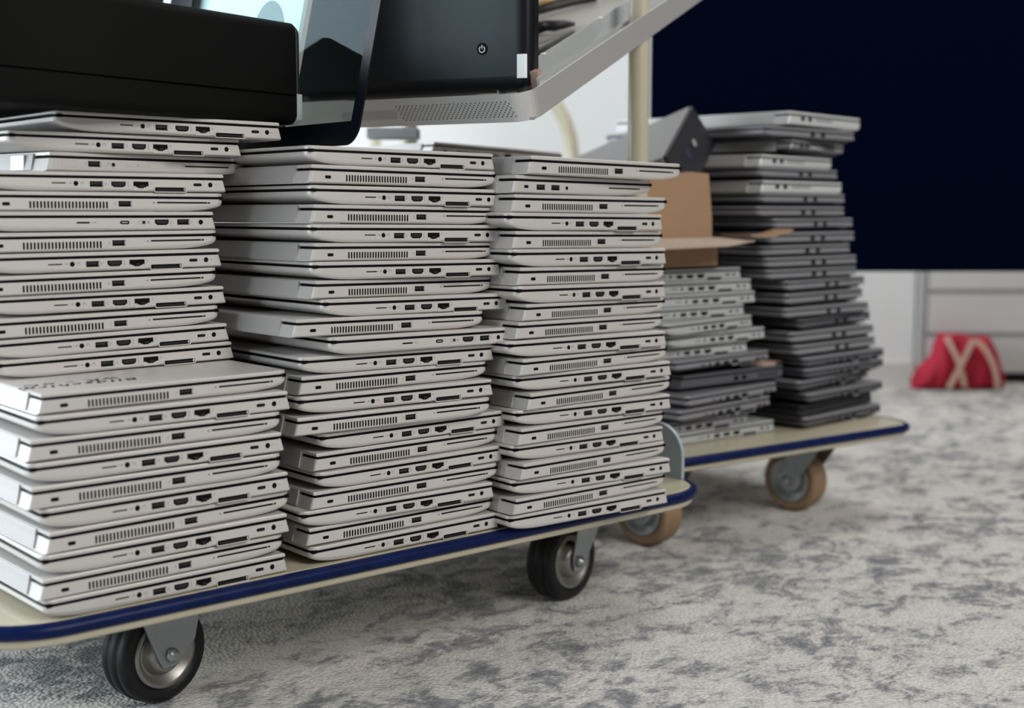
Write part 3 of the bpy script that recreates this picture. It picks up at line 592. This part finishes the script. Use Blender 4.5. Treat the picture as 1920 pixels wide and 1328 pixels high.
for k in range(9):
    t = k/8; x = bx1-.004+.098*t; z = bz1+.002-.0035*math.sin(t*PI)+.007*t*t; w = .055-.02*t
    rs.append([(x, by0-.062, z), (x, by0-.062+w, z), (x, by0-.062+w, z+.0025), (x, by0-.062, z+.0025)])
g.rings(rs, card); L3(g, 'side_flap')
sk = M(); o_ = [(0, 0), (.012, -.022), (.034, -.028), (.050, -.018), (.062, -.020), (.066, .02), (.03, .03), (.004, .02)]
sk.rings([[(x, y, z+.06*x*0) for x, y in o_] for z in (0, .0025)], mat('pale_card', (.50, .36, .30), .8)); scrap = sk.build('cardboard_scrap', loc=(1.205, .235, .1046)); scrap.rotation_euler = (.06, -.05, 0)
tag(scrap, 'pale cardboard scrap sticking out on a dark laptop of the short rear stack', 'cardboard')
# tilted grey compact computer in the box
V0 = Vector((1.1318, .2954, .5040))
up = Vector((FD.x*math.sin(PIT), FD.y*math.sin(PIT), math.cos(PIT))); tw = -Vector((FD.x*math.cos(PIT), FD.y*math.cos(PIT), -math.sin(PIT)))
def camdir(a): return (RD*a[0]+up*a[1]+tw*a[2]).normalized()
da = camdir((-.756, -.262, -.6)); db = camdir((-.352, -.609, .71)); dc = camdir((.551, -.748, -.368))
db = (db-da*db.dot(da)).normalized(); dc = da.cross(db); dc = dc if dc.dot(camdir((.551, -.748, -.368))) > 0 else -dc
gm = Matrix((da, db, dc)).transposed().to_4x4(); gm.translation = V0
pc = empty('mini_computer'); pc.matrix_world = gm
tag(pc, 'grey and black compact computer tilted on the cardboard box', 'computer')
g = M(); g.box((.002, 0, 0), (.26, .155, .075), casegrey); g.build('case', pc, bevel=.002)
g = M(); g.box((-.004, .001, .001), (.002, .154, .074), caseblack); fp = g.build('front_panel', pc, bevel=.0015)
g = M(); g.lathe([(.006, 0), (.006, .0015)], icon_grey, Matrix.Translation((-.0048, .062, .035)) @ Matrix.Rotation(PI/2, 4, 'Z'), 16); g.build('button', fp)
g = M(); g.box((-.0046, .085, .030), (-.0038, .100, .042), mat('badge_blue', (.015, .02, .06), .5)); g.build('badge', fp)

# ------------------------------------------------------------------ room
def structure(o): o['kind'] = 'structure'; return o
def slab(name, f0, f1, r0, r1, z0, z1, m):
    g = M(); vs = [room(f, r, z) for z in (z0, z1) for f, r in ((f0, r0), (f1, r0), (f1, r1), (f0, r1))]
    g.add(vs, [(0,1,2,3),(4,5,6,7),(0,1,5,4),(1,2,6,5),(2,3,7,6),(3,0,4,7)], m); return structure(g.build(name))
g = M(); g.add([room(-2.5, -3, FLOOR), room(-2.5, 4, FLOOR), room(4.6, 4, FLOOR), room(4.6, -3, FLOOR)], [(0,1,2,3)], carpet_mat()); structure(g.build('floor'))
WF = 3.80
slab('wall_back', WF, WF+.1, -3, 1.172, FLOOR, 2.4, wallwhite)
slab('baseboard_back', WF-.014, WF, -3, 1.172, FLOOR, FLOOR+.055, trimwhite)
# left wall with a window opening (daylight)
LW = -2.6; W0, W1, Z0, Z1 = .2, 2.9, .15, 2.05
g = M()
V0_, V1_ = -1.75, .2-.0
W0 = .28
for f0, f1, z0, z1 in ((-2.5, V0_, FLOOR, 2.4), (V1_, W0, FLOOR, 2.4), (V0_, V1_, FLOOR, .1), (V0_, V1_, 2.1, 2.4), (W1, WF, FLOOR, 2.4), (W0, W1, FLOOR, Z0), (W0, W1, Z1, 2.4)):
    vs = [room(f, r, z) for z in (z0, z1) for f, r in ((f0, LW-.1), (f1, LW-.1), (f1, LW), (f0, LW))]
    g.add(vs, [(0,1,2,3),(4,5,6,7),(0,1,5,4),(1,2,6,5),(2,3,7,6),(3,0,4,7)], wallwhite)
structure(g.build('wall_left'))
for wn, W0, W1, Z0, Z1 in (('window_1', W0, W1, Z0, Z1), ('window_2', V0_, V1_, .1, 2.1)):
    g = M()
    for f0, f1, z0, z1 in ((W0, W0+.05, Z0, Z1), (W1-.05, W1, Z0, Z1), ((W0+W1)/2-.03, (W0+W1)/2+.03, Z0, Z1), (W0, W1, Z0, Z0+.05), (W0, W1, Z1-.05, Z1)):
        vs = [room(f, r, z) for z in (z0, z1) for f, r in ((f0, LW-.08), (f1, LW-.08), (f1, LW-.02), (f0, LW-.02))]
        g.add(vs, [(0,1,2,3),(4,5,6,7),(0,1,5,4),(1,2,6,5),(2,3,7,6),(3,0,4,7)], trimwhite)
    structure(g.build(wn))
# white drawer cabinet on the right
cf = 3.745; cr0, cr1 = 1.180, 2.3
cab = empty('drawer_cabinet', room(cf, cr0, FLOOR), (0, 0, YAW-PI/2)); tag(cab, 'white cabinet with wide drawers behind the red bag', 'cabinet')
g = M(); g.box((0, .020, .03), (cr1-cr0, .45, 1.15), cabinet); g.build('carcass', cab)
g = M(); g.box((.01, .03, 0), (cr1-cr0, .42, .032), darkgap); g.build('plinth', cab)
g = M(); g.box((-.004, .012, .03), (.014, .022, 1.15), cabgap); g.build('edge_strip', cab)
zs = [.030, .146, .270, .40, .53, .66, .79, .92, 1.05]
for a, b_ in zip(zs[:-1], zs[1:]):
    g = M(); g.box((.018, 0, a+.0015), (cr1-cr0, .021, b_-.014), cabinet); dr = g.build('drawer', cab)
    g = M(); g.box((.018, .004, b_-.014), (cr1-cr0, .021, b_), cabgap); g.build('grip_groove', dr)
# navy fabric partition
nf = 2.86
nv = empty('partition', room(nf, .300, FLOOR), (0, 0, YAW-PI/2)); tag(nv, 'dark navy fabric partition panel standing behind the rear stacks', 'partition')
g = M(); g.box((0, 0, .3625), (1.75, .035, 1.75), navy); g.build('fabric_panel', nv, bevel=.004)
for x in (.17, 1.60):
    g = M(); g.box((x-.015, .006, .012), (x+.015, .029, .37), mattblack); g.box((x-.02, -.16, 0), (x+.02, .20, .014), mattblack); g.build('foot', nv)
# cream tube chair far behind
chx = tag(empty('tube_chair', room(3.1, 0, FLOOR), (0, 0, YAW-PI/2)), 'chair with bent cream tube frame by the back wall, mostly hidden', 'chair')
g = M()
pts = [(0.000, -0.050, 0.912), (0.050, -0.050, 0.837), (0.080, -0.050, 0.775), (0.104, -0.050, 0.731), (0.122, -0.050, 0.698), (0.134, -0.050, 0.661), (0.140, -0.050, 0.613), (0.142, -0.050, 0.514), (0.141, -0.020, 0.037)]
g.tube(pts, .0165, cream); g.build('frame', chx)
g = M(); g.tube([(-0.334, 0.200, 0.825), (-0.340, 0.200, 0.690), (-0.344, 0.200, 0.462), (-0.350, 0.200, 0.058)], .013, cream); g.build('leg', chx)
g = M(); g.box((-.42, -.02, .58), (.10, .36, .61), palegrey); g.build('seat', chx, bevel=.01)
# monitor foot mesh
g = M(); g.box((-.040, 0, -.001), (.036, .05, .0145), palegrey); g.build('foot_plate', ft, bevel=.003)

# red bag with cream straps
bag = empty('bag', room(3.635, 1.248, FLOOR), (0, 0, YAW-PI/2)); tag(bag, 'small crumpled red fabric bag with cream handles on the carpet', 'bag')
g = M(); NU, NV = 40, 14; rs = []
def topline(t):
    pts = [(0, .030), (.06, .062), (.16, .078), (.22, .100), (.27, .158), (.45, .156), (.62, .150), (.80, .148), (.90, .110), (.97, .060), (1, .030)]
    for (a, za), (b_, zb) in zip(pts, pts[1:]):
        if a <= t <= b_:
            s = (t-a)/(b_-a); s = s*s*(3-2*s); return za+(zb-za)*s
    return .03
for i in range(NU+1):
    t = i/NU; x = -.128+.256*t; h = topline(t); dp = .048*math.sqrt(max(.05, 1-(2*t-1)**4)); sec = []
    for k in range(NV):
        a = 2*PI*k/NV; cy, sz = math.cos(a), math.sin(a)
        y = dp*(abs(cy)**.7)*(1 if cy > 0 else -1)*(1-.45*max(0, sz)); z = h*(.5+.5*(abs(sz)**.75)*(1 if sz > 0 else -1))
        y += .005*math.sin(t*31+k)+.004*math.sin(t*17+2*k); z = max(.0005, z)
        sec.append((x, y, z))
    rs.append(sec)
g.rings(rs, red, smooth=True); g.build('bag_body', bag)
def strap(pts): 
    g = M(); g.strip(pts, (0, -1, .25), .014, .003, strapc); return g.build('handle', bag)
def smooth_pts(ps, n=6):
    out = []
    P_ = [Vector(p) for p in ps]; P_ = [P_[0]]+P_+[P_[-1]]
    for i in range(1, len(P_)-2):
        for k in range(n):
            t = k/n; a, b_, c, d = P_[i-1], P_[i], P_[i+1], P_[i+2]
            out.append(.5*((2*b_)+(c-a)*t+(2*a-5*b_+4*c-d)*t*t+(3*b_-a-3*c+d)*t**3))
    return out+[P_[-2]]
strap(smooth_pts([(-.050, -.040, .150), (-.040, -.052, .125), (-.025, -.064, .090), (-.012, -.066, .050), (-.002, -.064, .012)]))
strap(smooth_pts([(-.048, -.068, .010), (-.030, -.068, .045), (-.010, -.066, .085), (.012, -.056, .125), (.024, -.046, .138), (.050, -.052, .122), (.072, -.062, .080), (.084, -.066, .040), (.088, -.064, .008)]))

# ------------------------------------------------------------------ light
def area(name, loc, target, sx, sy, power, col, spread=None):
    l = bpy.data.lights.new(name, 'AREA'); l.shape = 'RECTANGLE'; l.size = sx; l.size_y = sy; l.energy = power; l.color = col
    o = bpy.data.objects.new(name, l); COL.objects.link(o); o.location = loc
    o.rotation_euler = (Vector(target)-Vector(loc)).to_track_quat('-Z', 'Y').to_euler(); return o
area('window_daylight', room(1.55, LW-.12, 1.1), room(1.55, 0, .9), 2.6, 1.8, 115, (.84, .93, 1.0))
area('window_daylight', room(-.75, LW-.12, 1.05), room(-.4, 0, .4), 2.0, 2.0, 75, (.80, .91, 1.0))
area('room_light', room(-1.4, 2.9, 3.0), room(2.2, .4, .1), 2.4, 2.0, 188, (1.0, .97, .935))
area('back_wall_fill', room(2.9, 1.3, 2.6), room(3.6, .9, 0), 1.2, 1.2, 42, (1.0, .98, .95))  # added fill brightening the far wall and floor, not a room fixture
w = bpy.data.worlds.new('world'); sc.world = w; w.use_nodes = True
w.node_tree.nodes['Background'].inputs[0].default_value = (.93, .96, 1.0, 1); w.node_tree.nodes['Background'].inputs[1].default_value = .08

# ------------------------------------------------------------------ camera
cam = bpy.data.cameras.new('camera'); co = bpy.data.objects.new('camera', cam); COL.objects.link(co)
co.location = CAM; co.rotation_euler = (PI/2-PIT, 0, YAW-PI/2)
cam.sensor_width = 36; cam.sensor_fit = 'HORIZONTAL'; cam.lens = FPX/1920*36; cam.clip_start = .02
cam.dof.use_dof = True; cam.dof.focus_distance = 1.33; cam.dof.aperture_fstop = 3.6
sc.camera = co
sc.view_settings.view_transform = 'Standard'; sc.view_settings.look = 'None'; sc.view_settings.exposure = 0; sc.view_settings.gamma = 1
